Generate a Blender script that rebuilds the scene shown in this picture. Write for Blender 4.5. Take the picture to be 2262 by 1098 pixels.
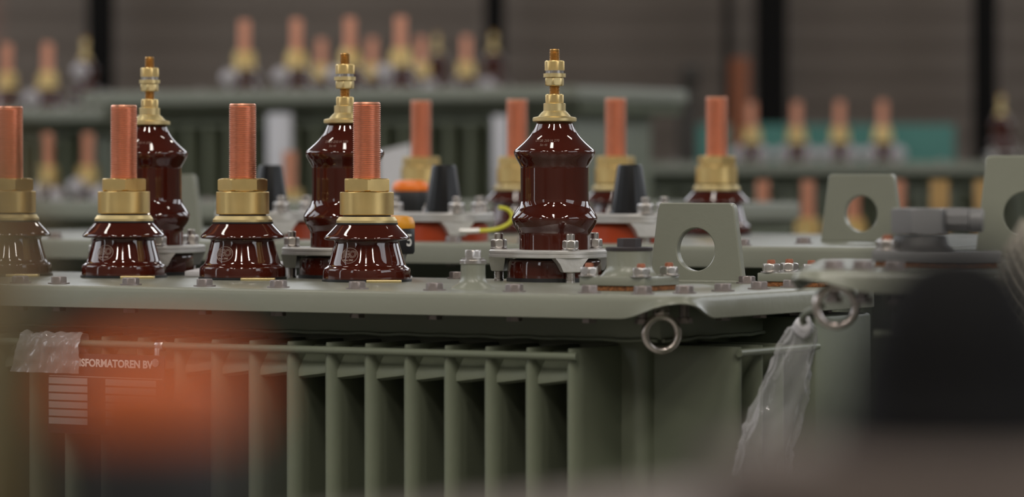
import bpy, bmesh, math, random
from math import sin, cos, pi, radians, atan2, sqrt, tan
from mathutils import Vector, Matrix, noise

random.seed(7)
for o in list(bpy.data.objects): bpy.data.objects.remove(o)
SC = bpy.context.scene
COL = SC.collection

# ------------------------------------------------------------------ camera
F, XC, YH, ZC = 8400.0, 1131.0, 390.0, 1.30     # focal length in px, image centre x, horizon row, lens height
cam_d = bpy.data.cameras.new('camera')
cam = bpy.data.objects.new('camera', cam_d); COL.objects.link(cam)
cam.location = (0, 0, ZC); cam.rotation_euler = (radians(90), 0, 0)
cam_d.sensor_fit = 'HORIZONTAL'; cam_d.sensor_width = 36
cam_d.lens = F / 2262 * 36
cam_d.shift_x = 0
cam_d.shift_y = -(549 - YH) / 2262
cam_d.clip_start = .05; cam_d.clip_end = 200
cam_d.dof.use_dof = True
cam_d.dof.focus_distance = 6.45
cam_d.dof.aperture_fstop = (cam_d.lens / 1000) / .046
SC.camera = cam

# ------------------------------------------------------------------ world, exposure
SC.view_settings.view_transform = 'Standard'
SC.view_settings.look = 'None'
SC.view_settings.exposure = -0.78
SC.view_settings.gamma = 1
SC.view_settings.use_curve_mapping = False
W = bpy.data.worlds.new('world'); SC.world = W; W.use_nodes = True
W.node_tree.nodes['Background'].inputs[0].default_value = (.80, .84, .90, 1)
W.node_tree.nodes['Background'].inputs[1].default_value = .25

def area(name, loc, size, power, col, rot=(0, 0, 0)):
    l = bpy.data.lights.new(name, 'AREA'); l.shape = 'RECTANGLE'; l.size, l.size_y = size
    l.energy = power; l.color = col
    o = bpy.data.objects.new(name, l); COL.objects.link(o); o.location = loc; o.rotation_euler = rot
    return o
# long ceiling luminaires of the hall: the lamps themselves (fixtures are built further down)
CEIL = 9.0
LAMPS = [(x, y) for y in (-4.5, .5, 8.6, 16.5) for x in (-4.5, -.4, 4.8)]
for x, y in LAMPS:
    area('luminaire_light', (x, y, CEIL - .36), (.5, 2.4), (330 if y < 3 else 60), (1.0, .93, .84))

# ------------------------------------------------------------------ materials
def mat(name, base, rough=.5, metal=0., var=.0, vscale=6., bump=0., bscale=80., coat=0., spec=.5, stain=None, rvar=0.):
    m = bpy.data.materials.new(name); m.use_nodes = True
    nt = m.node_tree; b = nt.nodes['Principled BSDF']
    b.inputs['Roughness'].default_value = rough; b.inputs['Metallic'].default_value = metal
    b.inputs['Coat Weight'].default_value = coat; b.inputs['Coat Roughness'].default_value = .04
    b.inputs['Specular IOR Level'].default_value = spec
    tc = nt.nodes.new('ShaderNodeTexCoord')
    n = nt.nodes.new('ShaderNodeTexNoise'); n.inputs['Scale'].default_value = vscale; n.inputs['Detail'].default_value = 5
    nt.links.new(tc.outputs['Object'], n.inputs['Vector'])
    r = nt.nodes.new('ShaderNodeValToRGB'); r.color_ramp.elements[0].position = .3; r.color_ramp.elements[1].position = .7
    lo = [c * (1 - var) for c in base]; hi = [min(1, c * (1 + var)) for c in base]
    if stain: lo = stain
    r.color_ramp.elements[0].color = (*lo, 1); r.color_ramp.elements[1].color = (*hi, 1)
    nt.links.new(n.outputs['Fac'], r.inputs['Fac']); nt.links.new(r.outputs['Color'], b.inputs['Base Color'])
    if rvar:
        mr = nt.nodes.new('ShaderNodeMapRange'); mr.inputs['To Min'].default_value = max(0, rough - rvar); mr.inputs['To Max'].default_value = rough + rvar
        nt.links.new(n.outputs['Fac'], mr.inputs['Value']); nt.links.new(mr.outputs['Result'], b.inputs['Roughness'])
    if bump:
        n2 = nt.nodes.new('ShaderNodeTexNoise'); n2.inputs['Scale'].default_value = bscale; n2.inputs['Detail'].default_value = 3
        nt.links.new(tc.outputs['Object'], n2.inputs['Vector'])
        bp = nt.nodes.new('ShaderNodeBump'); bp.inputs['Strength'].default_value = bump; bp.inputs['Distance'].default_value = .002
        nt.links.new(n2.outputs['Fac'], bp.inputs['Height']); nt.links.new(bp.outputs['Normal'], b.inputs['Normal'])
    return m

M = {}
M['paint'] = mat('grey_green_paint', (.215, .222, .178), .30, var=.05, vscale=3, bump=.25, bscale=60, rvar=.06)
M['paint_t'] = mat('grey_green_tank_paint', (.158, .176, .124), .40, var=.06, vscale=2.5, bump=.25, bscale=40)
M['paint_bg'] = mat('pale_grey_green_paint', (.20, .212, .165), .5, var=.05, vscale=2)
M['porcelain'] = mat('brown_glazed_porcelain', (.052, .0085, .0045), .045, var=.12, vscale=9, bump=.03, bscale=18, coat=.4)
M['copper'] = mat('threaded_copper', (.74, .35, .23), .38, 1, var=.06, vscale=30)
M['brass'] = mat('machined_brass', (.82, .61, .27), .37, 1, var=.05, vscale=25, rvar=.06)
M['brass_cast'] = mat('satin_brass_casting', (.74, .60, .31), .42, 1, var=.05, vscale=25)
M['brass_dark'] = mat('dull_threaded_brass', (.50, .28, .09), .35, 1, var=.1, vscale=30)
M['steel'] = mat('galvanised_steel', (.60, .57, .55), .30, 1, var=.1, vscale=40, rvar=.08)
M['stain'] = mat('polished_steel', (.62, .56, .53), .24, 1, var=.1, vscale=20)
M['alu'] = mat('cast_aluminium', (.60, .585, .565), .42, .7, var=.06, vscale=30, bump=.2, bscale=120)
M['alu_leg'] = mat('dull_cast_aluminium', (.34, .35, .32), .55, .5, var=.06, vscale=30, bump=.3, bscale=150)
M['rubber'] = mat('black_rubber', (.012, .012, .013), .4, var=.1)
M['cap'] = mat('glossy_black_cap', (.004, .004, .0045), .30, var=.1, spec=.22)
M['epoxy'] = mat('orange_red_epoxy', (.36, .042, .007), .35, var=.08)
M['orange_dusty'] = mat('deep_orange_plastic', (.46, .085, .006), .5, var=.06)
M['orange'] = mat('orange_plastic', (.90, .20, .010), .35, var=.06)
M['amber'] = mat('amber_plastic', (.80, .34, .02), .35, var=.06)
M['body'] = mat('charcoal_plastic', (.013, .0135, .015), .5, var=.1)
M['white'] = mat('white_print', (.75, .75, .72), .5)
M['print'] = mat('pale_print_on_glaze', (.36, .27, .23), .5)
M['print2'] = mat('faint_print_on_glaze', (.20, .12, .095), .5)
M['cork'] = mat('cork_sheet', (.36, .14, .045), .9, stain=(.10, .035, .012), vscale=260, bump=1, bscale=300)
M['rust'] = mat('copper_coloured_stud_tip', (.30, .10, .05), .55, .3, var=.2, vscale=60)
M['dullbolt'] = mat('dull_zinc_bolt', (.30, .26, .25), .42, .8, var=.15, vscale=40)
M['warm'] = mat('warm_grey_lid_paint', (.100, .080, .070), .65, var=.05, spec=.2)
M['brass_old'] = mat('tarnished_brass', (.100, .068, .018), .6, .2, var=.1)
M['valve'] = mat('dark_grey_valve_paint', (.045, .043, .042), .5, var=.1)
M['lilac'] = mat('pale_glint_ball', (.42, .39, .41), .35)  # pale tone of the balls added as blurred highlights
M['plug'] = mat('dark_bronzed_plug', (.05, .042, .045), .45, .3, var=.1)
M['greycap'] = mat('grey_plastic_cap', (.17, .168, .172), .42, var=.08, bump=.2, bscale=90)
M['yellow'] = mat('yellow_green_wire', (.62, .60, .05), .4, var=.05)
M['paper'] = mat('white_paper', (.62, .61, .64), .7, var=.04, vscale=4)
M['plate'] = mat('black_nameplate', (.016, .016, .018), .35)
M['teal'] = mat('teal_enamel', (.055, .20, .165), .5, var=.06)
M['darksteel'] = mat('dark_column_paint', (.0035, .0028, .0022), .7, var=.2, spec=.15)
M['wall'] = mat('brown_grey_sheeting', (.175, .140, .114), .75, var=.14, vscale=.5)
M['wall2'] = mat('brown_grey_side_wall', (.19, .17, .145), .75, var=.1, vscale=.5)
M['ceiling'] = mat('dark_roof_lining', (.09, .085, .075), .8, var=.1, vscale=.5)
M['floor'] = mat('worn_concrete_floor', (.17, .165, .15), .5, var=.15, vscale=1.2, bump=.3, bscale=12)
M['net'] = mat('beige_sleeve_net', (.34, .31, .26), .7, var=.15, vscale=40)
M['timber'] = mat('ochre_timber', (.42, .25, .08), .6, var=.15, vscale=8)
M['foredark'] = mat('charcoal_cover', (.004, .004, .0045), .7, var=.15, spec=.08)

def plastic(name, tint, dens, rough):
    m = bpy.data.materials.new(name); m.use_nodes = True; nt = m.node_tree
    b = nt.nodes['Principled BSDF']; out = nt.nodes['Material Output']
    b.inputs['Base Color'].default_value = (*tint, 1); b.inputs['Roughness'].default_value = rough
    b.inputs['Specular IOR Level'].default_value = .9
    tr = nt.nodes.new('ShaderNodeBsdfTransparent'); mx = nt.nodes.new('ShaderNodeMixShader')
    lw = nt.nodes.new('ShaderNodeLayerWeight'); lw.inputs['Blend'].default_value = .35
    tc = nt.nodes.new('ShaderNodeTexCoord'); n = nt.nodes.new('ShaderNodeTexNoise'); n.inputs['Scale'].default_value = 14
    nt.links.new(tc.outputs['Object'], n.inputs['Vector'])
    a = nt.nodes.new('ShaderNodeMath'); a.operation = 'MULTIPLY_ADD'; a.inputs[1].default_value = .62; a.inputs[2].default_value = dens
    nt.links.new(lw.outputs['Facing'], a.inputs[0])
    c = nt.nodes.new('ShaderNodeMath'); c.operation = 'MULTIPLY_ADD'; c.inputs[1].default_value = .25; c.use_clamp = True
    nt.links.new(n.outputs['Fac'], c.inputs[0]); nt.links.new(a.outputs[0], c.inputs[2])
    nt.links.new(c.outputs[0], mx.inputs[0]); nt.links.new(tr.outputs[0], mx.inputs[1]); nt.links.new(b.outputs[0], mx.inputs[2])
    nt.links.new(mx.outputs[0], out.inputs['Surface'])
    return m
M['film'] = plastic('clear_plastic_film', (.72, .72, .74), .05, .06)

M['film2'] = plastic('milky_plastic_film', (.34, .33, .32), .50, .12)

def emis(name, col, s):
    m = bpy.data.materials.new(name); m.use_nodes = True; b = m.node_tree.nodes['Principled BSDF']
    b.inputs['Base Color'].default_value = (.5, .5, .5, 1)
    b.inputs['Emission Color'].default_value = (*col, 1); b.inputs['Emission Strength'].default_value = s
    return m
M['daylight'] = emis('daylit_window_glass', (.92, .95, 1.0), 4.6)
M['tube'] = emis('lit_lamp_diffuser', (1, .95, .86), 8.0)

# ------------------------------------------------------------------ mesh helpers
def finish(bm, name, mt, ang=35, smooth=True):
    bmesh.ops.recalc_face_normals(bm, faces=bm.faces)
    me = bpy.data.meshes.new(name); bm.to_mesh(me); bm.free()
    if smooth:
        for p in me.polygons: p.use_smooth = True
        me.set_sharp_from_angle(angle=radians(ang))
    for x in (mt if isinstance(mt, (list, tuple)) else [mt]): me.materials.append(x)
    return me

def add_lathe(bm, prof, seg=48, c=(0, 0, 0), axis='Z'):
    rings = []
    def P(r, z, a):
        if axis == 'Z': return (c[0] + r * cos(a), c[1] + r * sin(a), c[2] + z)
        if axis == 'X': return (c[0] + z, c[1] + r * cos(a), c[2] + r * sin(a))
        return (c[0] + r * cos(a), c[1] + z, c[2] + r * sin(a))
    for r, z in prof:
        if r < 1e-6: rings.append([bm.verts.new(P(0, z, 0))])
        else: rings.append([bm.verts.new(P(r, z, 2 * pi * i / seg)) for i in range(seg)])
    for a, b in zip(rings, rings[1:]):
        for i in range(seg):
            j = (i + 1) % seg
            if len(a) == 1 and len(b) == 1: continue
            if len(a) == 1: bm.faces.new((a[0], b[j], b[i]))
            elif len(b) == 1: bm.faces.new((a[i], a[j], b[0]))
            else: bm.faces.new((a[i], a[j], b[j], b[i]))
    return bm

def closed(prof): return [(0, prof[0][1])] + prof + [(0, prof[-1][1])]

def add_box(bm, x0, x1, y0, y1, z0, z1, bev=0., seg=2):
    r = bmesh.ops.create_cube(bm, size=1)
    vs = r['verts']
    for v in vs:
        v.co = Vector((x0 + (v.co.x + .5) * (x1 - x0), y0 + (v.co.y + .5) * (y1 - y0), z0 + (v.co.z + .5) * (z1 - z0)))
    if bev:
        es = list({e for v in vs for e in v.link_edges})
        bmesh.ops.bevel(bm, geom=es, offset=bev, segments=seg, profile=.5, affect='EDGES')
    return bm

def add_hex(bm, rc, z0, z1, cham=.12, c=(0, 0, 0), rot=0., top=True, bot=False, n=6, axis='Z'):
    """hexagonal nut or head with turned chamfers"""
    ap = rc * cos(pi / n); h = z1 - z0; seg = n * 8
    def rad(a, lim):
        a = (a - rot) % (2 * pi / n) - pi / n
        return min(ap / cos(a), lim)
    levels = [(z0, ap * .97 if bot else rc), (z0 + (cham * h if bot else 0.001 * h), rc), (z1 - cham * h, rc)]
    levels.append((z1, ap * .97 if top else rc))
    if top: levels.insert(3, (z1 - cham * h * .45, (rc + ap) / 2 * 1.0))
    if bot: levels.insert(1, (z0 + cham * h * .45, (rc + ap) / 2))
    rings = []
    for z, lim in levels:
        ring = []
        for i in range(seg):
            a = 2 * pi * i / seg + rot; r = rad(a, lim)
            p = (r * cos(a), r * sin(a), z)
            if axis == 'X': p = (z, p[0], p[1])
            ring.append(bm.verts.new((c[0] + p[0], c[1] + p[1], c[2] + p[2])))
        rings.append(ring)
    for a, b in zip(rings, rings[1:]):
        for i in range(seg): bm.faces.new((a[i], a[(i + 1) % seg], b[(i + 1) % seg], b[i]))
    bm.faces.new(rings[0][::-1]); bm.faces.new(rings[-1])
    return bm

def add_tube(bm, pts, r, seg=10, close=False, cap=True):
    pts = [Vector(p) for p in pts]; n = len(pts); rings = []
    up = Vector((0, 0, 1)); prev = None
    for i, p in enumerate(pts):
        a = pts[i - 1] if (i > 0 or close) else p
        b = pts[(i + 1) % n] if (i < n - 1 or close) else p
        t = (b - a).normalized()
        if prev is None:
            x = t.cross(up)
            if x.length < .1: x = t.cross(Vector((1, 0, 0)))
        else: x = prev - t * prev.dot(t)
        x.normalize(); prev = x; y = t.cross(x)
        rr = r[i] if isinstance(r, (list, tuple)) else r
        rings.append([bm.verts.new(p + (x * cos(2 * pi * k / seg) + y * sin(2 * pi * k / seg)) * rr) for k in range(seg)])
    m = n if close else n - 1
    for i in range(m):
        A, B = rings[i], rings[(i + 1) % n]
        for k in range(seg): bm.faces.new((A[k], A[(k + 1) % seg], B[(k + 1) % seg], B[k]))
    if cap and not close: bm.faces.new(rings[0][::-1]); bm.faces.new(rings[-1])
    return bm

def add_thread(bm, r, z0, z1, pitch, depth, seg=40, cham=.003):
    prof = [(0, z0), (r - depth, z0)]
    n = int((z1 - z0 - cham) / pitch)
    for i in range(n):
        z = z0 + i * pitch
        prof += [(r - depth, z + pitch * .1), (r, z + pitch * .42), (r, z + pitch * .58), (r - depth, z + pitch * .9)]
    prof += [(r - depth * .5, z1 - cham), (r - cham * .8, z1), (0, z1)]
    return add_lathe(bm, prof, seg)

def ME(name, mt, fn, ang=35):
    bm = bmesh.new(); fn(bm); return finish(bm, name, mt, ang)

def part(name, me, parent=None, loc=(0, 0, 0), rz=0., label=None, rot=None):
    o = bpy.data.objects.new(name, me); COL.objects.link(o)
    o.parent = parent; o.location = loc; o.rotation_euler = rot or (0, 0, rz)
    if label: o['label'] = label
    return o

def empty(name, loc, rz, label, cat, group=None):
    o = bpy.data.objects.new(name, None); COL.objects.link(o); o.empty_display_size = .1
    o.location = loc; o.rotation_euler = (0, 0, rz)
    o['label'] = label; o['category'] = cat
    if group: o['group'] = group
    return o
def tag(o, label, cat, group=None):
    o['label'] = label; o['category'] = cat
    if group: o['group'] = group
    return o
def struct(name, me, loc=(0, 0, 0)):
    o = part(name, me, None, loc); o['kind'] = 'structure'; return o

def text_mesh(body, size, mt, outline=0., extrude=0., bold=0., align='CENTER'):
    cu = bpy.data.curves.new('text', 'FONT'); cu.body = body; cu.size = size; cu.align_x = align; cu.align_y = 'CENTER'
    cu.resolution_u = 3; cu.offset = bold
    if outline: cu.fill_mode = 'NONE'; cu.bevel_depth = outline; cu.bevel_resolution = 0
    elif extrude: cu.extrude = extrude
    o = bpy.data.objects.new('tmp', cu); COL.objects.link(o)
    dg = bpy.context.evaluated_depsgraph_get(); dg.update()
    me = bpy.data.meshes.new_from_object(o.evaluated_get(dg))
    bpy.data.objects.remove(o); me.materials.clear(); me.materials.append(mt)
    return me

# ------------------------------------------------------------------ shared meshes of the bushings
K = .8e-3      # one picture pixel of the first row in metres
def lv_profile():
    p = [(95, 5), (95.5, 7), (95, 26), (92, 29.5), (86, 33), (83, 38), (76, 62), (71, 80), (70, 86), (72, 88.5),
         (88, 89.5), (92.5, 91.5), (93, 94), (91, 98), (84, 105), (76, 113), (69, 120.5), (66, 123.5), (63, 124)]
    return [(r * K, z * K) for r, z in p]
def refine(p, it=1):
    for _ in range(it):
        q = [p[0]]
        for a, b in zip(p, p[1:]): q += [(.75 * a[0] + .25 * b[0], .75 * a[1] + .25 * b[1]), (.25 * a[0] + .75 * b[0], .25 * a[1] + .75 * b[1])]
        q.append(p[-1]); p = q
    return p
LV = {}
LV['body'] = ME('low_voltage_porcelain', M['porcelain'], lambda b: add_lathe(b, closed(refine(lv_profile(), 2)), 72), 50)
LV['gasket'] = ME('rubber_gasket', M['rubber'], lambda b: add_lathe(b, closed([(97 * K, 0), (97.5 * K, 1 * K), (97.5 * K, 5 * K), (96 * K, 5.5 * K)]), 64))
LV['topg'] = ME('thin_gasket', M['rubber'], lambda b: add_lathe(b, closed([(67.5 * K, 123.5 * K), (67.5 * K, 127 * K)]), 56))
LV['washer'] = ME('brass_washer', M['brass_cast'], lambda b: add_lathe(b, closed([(66 * K, 127 * K), (66 * K, 132 * K), (60 * K, 140 * K), (50 * K, 140.5 * K)]), 56))
LV['neck'] = ME('dark_groove_ring', M['plug'], lambda b: add_lathe(b, closed([(52 * K, 140 * K), (52 * K, 145 * K)]), 40))
LV['collar'] = ME('brass_collar', M['brass'], lambda b: add_lathe(b, closed([(57 * K, 144 * K), (58.5 * K, 145.5 * K), (58.5 * K, 192 * K), (57 * K, 193.5 * K)]), 56))
LV['nut'] = ME('brass_nut', M['brass'], lambda b: add_hex(b, 55 * K, 193.5 * K, 223 * K, .12, bot=True))
LV['stud'] = ME('copper_stud', M['copper'], lambda b: add_thread(b, 30.5 * K, 200 * K, 388 * K, 4.45 * K, 1.7 * K))
LV['studlo'] = ME('copper_stud_plain', M['copper'], lambda b: add_lathe(b, closed([(30 * K, 200 * K), (30 * K, 385 * K), (27 * K, 388 * K)]), 32))
LV['clip'] = ME('brass_locating_plate', M['brass_cast'], lambda b: add_box(b, -.03, .03, -.012, .012, 0, .0045, .001))

def wrap(me, prof_r, ang0, z0, slope_tilt=0.):
    """bend a flat lettering mesh (x right, y up) round a cone whose radius at height z is prof_r(z)"""
    for v in me.vertices:
        x, y, d = v.co
        z = z0 + y; r = prof_r(z)
        a = ang0 + x / r
        v.co = (  (r + .0003 + d) * cos(a), (r + .0003 + d) * sin(a), z)
    return me
def lv_r(z):
    pts = sorted([(p[1], p[0]) for p in lv_profile()[5:9]])
    for (z0, r0), (z1, r1) in zip(pts, pts[1:]):
        if z <= z1: return r0 + (r1 - r0) * (z - z0) / (z1 - z0)
    return pts[-1][1]
def emblem_mesh():
    bm = bmesh.new()
    add_tube(bm, [(.0160 * cos(t), .0131 * sin(t), 0) for t in [2 * pi * i / 48 for i in range(48)]], .00042, 5, close=True)
    e = finish(bm, 'oval', M['print'])
    t1 = text_mesh('IEO', .0165, M['print'], outline=.00034, bold=.0003)
    t2 = text_mesh('Since 1945', .0044, M['print'], extrude=.0002, bold=.00006)
    for v in t1.vertices: v.co.y += .0018; v.co.x *= 1.02
    for v in t2.vertices: v.co.y -= .0079; v.co.x += -.001
    bm = bmesh.new()
    for m in (e, t1, t2): bm.from_mesh(m)
    me = finish(bm, 'emblem', M['print'])
    # seen in the photo a little left of the side that faces the lens
    return me
EMB = wrap(emblem_mesh(), lv_r, 0, 57 * K)

def lv_bushing(parent, loc, look=None, detail=2, sc=1., label=None):
    """a part of a transformer; look = world heading of the emblem"""
    b = part('low_voltage_bushing', LV['body'], parent, loc); b.scale = (sc,) * 3
    pr = random.uniform(0, 60)
    part('rubber_gasket', LV['gasket'], b)
    part('brass_washer', LV['washer'], b)
    part('brass_collar', LV['collar'], b)
    part('brass_nut', LV['nut'], b, rz=radians(pr))
    part('copper_stud', LV['stud'] if detail else LV['studlo'], b)
    if detail:
        part('thin_gasket', LV['topg'], b); part('groove_ring', LV['neck'], b)
    if detail == 2:
        part('emblem', EMB, b, rz=look, label='pale oval maker emblem printed on the brown glaze')
    if label: b['label'] = label
    return b

H = .788e-3
def hv_porc():
    p = [(104, 8), (104, 20), (103, 44), (100, 49), (80, 50), (79, 66), (79, 103), (80, 108), (88, 120), (93, 130),
         (95, 138), (93, 144), (88, 153), (80, 164), (76.5, 172), (75, 180), (75, 245), (75, 252), (80, 262), (87, 273), (90, 282),
         (89, 288), (80, 296), (66, 308), (54, 321), (46, 334), (40, 349), (38, 352)]
    return [(r * H, z * H) for r, z in p]
HV = {}
HV['body'] = ME('high_voltage_porcelain', M['porcelain'], lambda b: add_lathe(b, closed(refine(hv_porc(), 2)), 72), 50)
HV['gasket'] = ME('rubber_gasket', M['rubber'], lambda b: add_lathe(b, closed([(106 * H, 0), (106 * H, 8 * H)]), 56))
HV['cap'] = ME('brass_cap', M['brass_cast'], lambda b: add_lathe(b, closed([(47 * H, 351 * H), (48.5 * H, 353 * H), (48.5 * H, 359 * H), (46 * H, 361 * H), (36 * H, 363 * H), (31 * H, 369 * H), (27 * H, 373 * H), (24.5 * H, 375 * H), (24.5 * H, 391 * H), (23 * H, 392 * H)]), 48))
def hv_stud(b): add_thread(b, 11.5 * H, 380 * H, 511 * H, 3.4 * H, 1.4 * H, 24, .002)
HV['stud'] = ME('brass_stud', M['brass_dark'], hv_stud)
HV['nut1'] = ME('brass_nut', M['brass'], lambda b: add_hex(b, 20 * H, 392 * H, 412 * H, .1))
HV['nut2'] = ME('brass_nut_wide', M['brass_cast'], lambda b: add_hex(b, 22 * H, 430 * H, 449 * H, .15, bot=True))
HV['ring'] = ME('brass_ring', M['brass_cast'], lambda b: add_lathe(b, closed([(24.5 * H, 449 * H), (24.5 * H, 457.5 * H)]), 40))
HV['spring'] = ME('steel_washer', M['steel'], lambda b: add_lathe(b, closed([(20 * H, 457.5 * H), (20 * H, 464 * H)]), 32))
HV['nut3'] = ME('brass_nut_top', M['brass'], lambda b: add_hex(b, 22 * H, 464 * H, 486 * H, .12))

def flange_plate(b, R=127, z0=52, z1=70, rin=80, bump=.14, u=H):
    """three-lobed clamping flange, opening in the middle"""
    n = 96
    def out(a): return R * (.97 + .19 * (.5 + .5 * cos(3 * a)) ** 1.4)
    lv = [(z0, -3), (z0 + 2, 0), (z0 + 7, 0), (z0 + 8, -2), (z0 + 10, -2), (z0 + 11, 0), (z1 - 3, 0), (z1, -4)]
    rings = [[b.verts.new(((out(2 * pi * i / n) + d) * u * cos(2 * pi * i / n), (out(2 * pi * i / n) + d) * u * sin(2 * pi * i / n), z * u)) for i in range(n)] for z, d in lv]
    inn = [[b.verts.new((rin * u * cos(2 * pi * i / n), rin * u * sin(2 * pi * i / n), z * u)) for i in range(n)] for z in (z1, z0)]
    seq = rings + inn + [rings[0]]
    for A, B in zip(seq, seq[1:]):
        for i in range(n):
            j = (i + 1) % n; b.faces.new((A[i], A[j], B[j], B[i]))
    for k in range(3):       # feet under the lobes
        a = 2 * pi * k / 3
        m = Matrix.Rotation(a, 4, 'Z')
        for (w0, w1) in ((37, 19),):
            q = []
            for (z, w, d0, d1) in ((z0 + 1, w0, -24, 14), (z0 - 12, w0 * .72, -20, 14), (z0 - 28, w1, -15, 13), (z0 - 30, w1 - 2, -13, 11)):
                q.append([b.verts.new(m @ Vector(((R + x) * u, y * u, z * u))) for x, y in ((d0, -w), (d1, -w), (d1, w), (d0, w))])
            for A, B in zip(q, q[1:]):
                for i in range(4): b.faces.new((A[i], A[(i + 1) % 4], B[(i + 1) % 4], B[i]))
            b.faces.new(q[0]); b.faces.new(q[-1][::-1])
HV['flange'] = ME('clamping_flange', M['alu'], lambda b: flange_plate(b), 30)
def fl_bolt(b, z1=70, u=H):
    add_lathe(b, closed([(10.5 * u, 0), (10.5 * u, 4 * u)]), 20)
    prof = [(0, 0), (9.5 * u, 4 * u)]
    for i in range(8): prof += [(10.5 * u, (5 + i * 3) * u), (9 * u, (6.5 + i * 3) * u)]
    prof += [(9.5 * u, 30 * u), (9.5 * u, (z1 + 34) * u), (7.5 * u, (z1 + 36) * u), (0, (z1 + 36) * u)]
    add_lathe(b, prof, 20)
    add_lathe(b, closed([(19 * u, z1 * u), (19 * u, (z1 + 3) * u)]), 28)
    add_hex(b, 18 * u, (z1 + 3) * u, (z1 + 22) * u, .16, rot=.35, bot=True)
HV['bolt'] = ME('clamp_bolt', M['steel'], fl_bolt)

def hv_print():
    pts = {}
    def rr(z):
        pp = sorted([(p[1], p[0]) for p in hv_porc()[21:]])
        for (z0, r0), (z1, r1) in zip(pp, pp[1:]):
            if z <= z1: return r0 + (r1 - r0) * (z - z0) / (z1 - z0 + 1e-9)
        return pp[-1][1]
    a = text_mesh('DT20 250 H 270', .0062, M['print2'], extrude=.0002); b2 = text_mesh('Sin 45', .0055, M['print2'], extrude=.0002)
    for v in a.vertices: v.co.y += .003; v.co.x -= .002
    for v in b2.vertices: v.co.y -= .0045; v.co.x -= .006
    bm = bmesh.new(); bm.from_mesh(a); bm.from_mesh(b2)
    me = finish(bm, 'printed_marking', M['print2'], smooth=False)
    return wrap(me, lambda z: rr(z) + .0004, 0, 305 * H)
HVP = hv_print()

def hv_bushing(parent, loc, rz, full=True, sc=1., look=None):
    b = part('high_voltage_bushing', HV['body'], parent, loc, rz); b.scale = (sc,) * 3
    part('rubber_gasket', HV['gasket'], b); part('brass_cap', HV['cap'], b); part('brass_stud', HV['stud'], b)
    part('brass_nut', HV['nut1'], b, rz=.2); part('brass_nut', HV['nut2'], b, rz=.6); part('brass_nut', HV['nut3'], b, rz=.1)
    part('brass_ring', HV['ring'], b); part('steel_washer', HV['spring'], b)
    part('clamping_flange', HV['flange'], b)
    for k in range(3): part('clamp_bolt', HV['bolt'], b, (127 * H * cos(2 * pi * k / 3), 127 * H * sin(2 * pi * k / 3), 0))
    if look is not None: part('printed_marking', HVP, b, rz=look - rz)
    return b

# plug-in bushing: red epoxy foot, clamping flange, black transport cap
PB = {}
G = .93e-3
PB['body'] = ME('epoxy_foot', M['epoxy'], lambda b: add_lathe(b, closed([(98 * G, 0), (98 * G, 34 * G), (88 * G, 42 * G), (60 * G, 43 * G)]), 56))
PB['flange'] = ME('clamping_flange', M['alu'], lambda b: flange_plate(b, 112, 42, 62, 34, u=G), 30)
PB['cap'] = ME('black_cap', M['cap'], lambda b: add_lathe(b, [(0, 60 * G), (45 * G, 60 * G), (45 * G, 63 * G), (42 * G, 68 * G), (40 * G, 80 * G), (28 * G, 160 * G), (26 * G, 166 * G), (22 * G, 168 * G), (0, 168 * G)], 16), 20)
PB['bolt'] = ME('clamp_bolt', M['steel'], lambda b: fl_bolt(b, 62, G))
def plug_bushing(parent, loc, rz, sc=1.):
    b = part('plug_in_bushing', PB['body'], parent, loc, rz); b.scale = (sc,) * 3
    part('clamping_flange', PB['flange'], b)
    part('black_cap', PB['cap'], b, label='glossy black tapered transport cap')
    for k in range(3): part('clamp_bolt', PB['bolt'], b, (112 * G * cos(2 * pi * k / 3), 112 * G * sin(2 * pi * k / 3), 0))
    for a in (70, 95, 190):
        part('flange_stud', FST, b, (92 * G * cos(radians(a)), 92 * G * sin(radians(a)), 62 * G))
    return b
FST = ME('flange_stud', M['steel'], lambda b: (add_hex(b, .0085, 0, .010, .15), add_lathe(b, closed([(.0045, 0), (.0045, .018)]), 14)))

# small hardware
BOLT = ME('lid_bolt', M['dullbolt'], lambda b: (add_lathe(b, closed([(.0185, 0), (.0185, .0022)]), 28), add_hex(b, .0142, .0022, .0125, .15, rot=.2),
     add_lathe(b, closed([(.0075, -.046), (.0075, -.004)]), 14), add_hex(b, .0125, -.046, -.037, .15, rot=.2)))
STUDNUT = ME('stud_and_nut', M['steel'], lambda b: (add_lathe(b, closed([(.0175, 0), (.0175, .002)]), 24), add_hex(b, .0155, .002, .015, .18, bot=True)))
TIP = ME('stud_tip', M['rust'], lambda b: add_lathe(b, closed([(.0066, .012), (.0070, .019), (.0055, .0215)]), 18))
def stud_nut(parent, loc, rz=0.):
    n = part('stud_nut', STUDNUT, parent, loc, rz); part('stud_tip', TIP, n, label='copper coloured stud end'); return n

def eye_mesh(b, stem=.030):
    R, r = .0262, .0060
    add_tube(b, [(R * cos(t), 0, R * sin(t)) for t in [2 * pi * i / 48 for i in range(48)]], r, 14, close=True)
    add_lathe(b, closed([(.013, R + .004), (.0135, R + .012), (.010, R + .016)]), 24)
    add_lathe(b, closed([(.008, R + .01), (.008, R + stem)]), 16)
EYE = ME('eyebolt', M['stain'], eye_mesh, 60)
EYE_S = ME('eyebolt_short', M['stain'], lambda b: eye_mesh(b, .016), 60)

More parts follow.
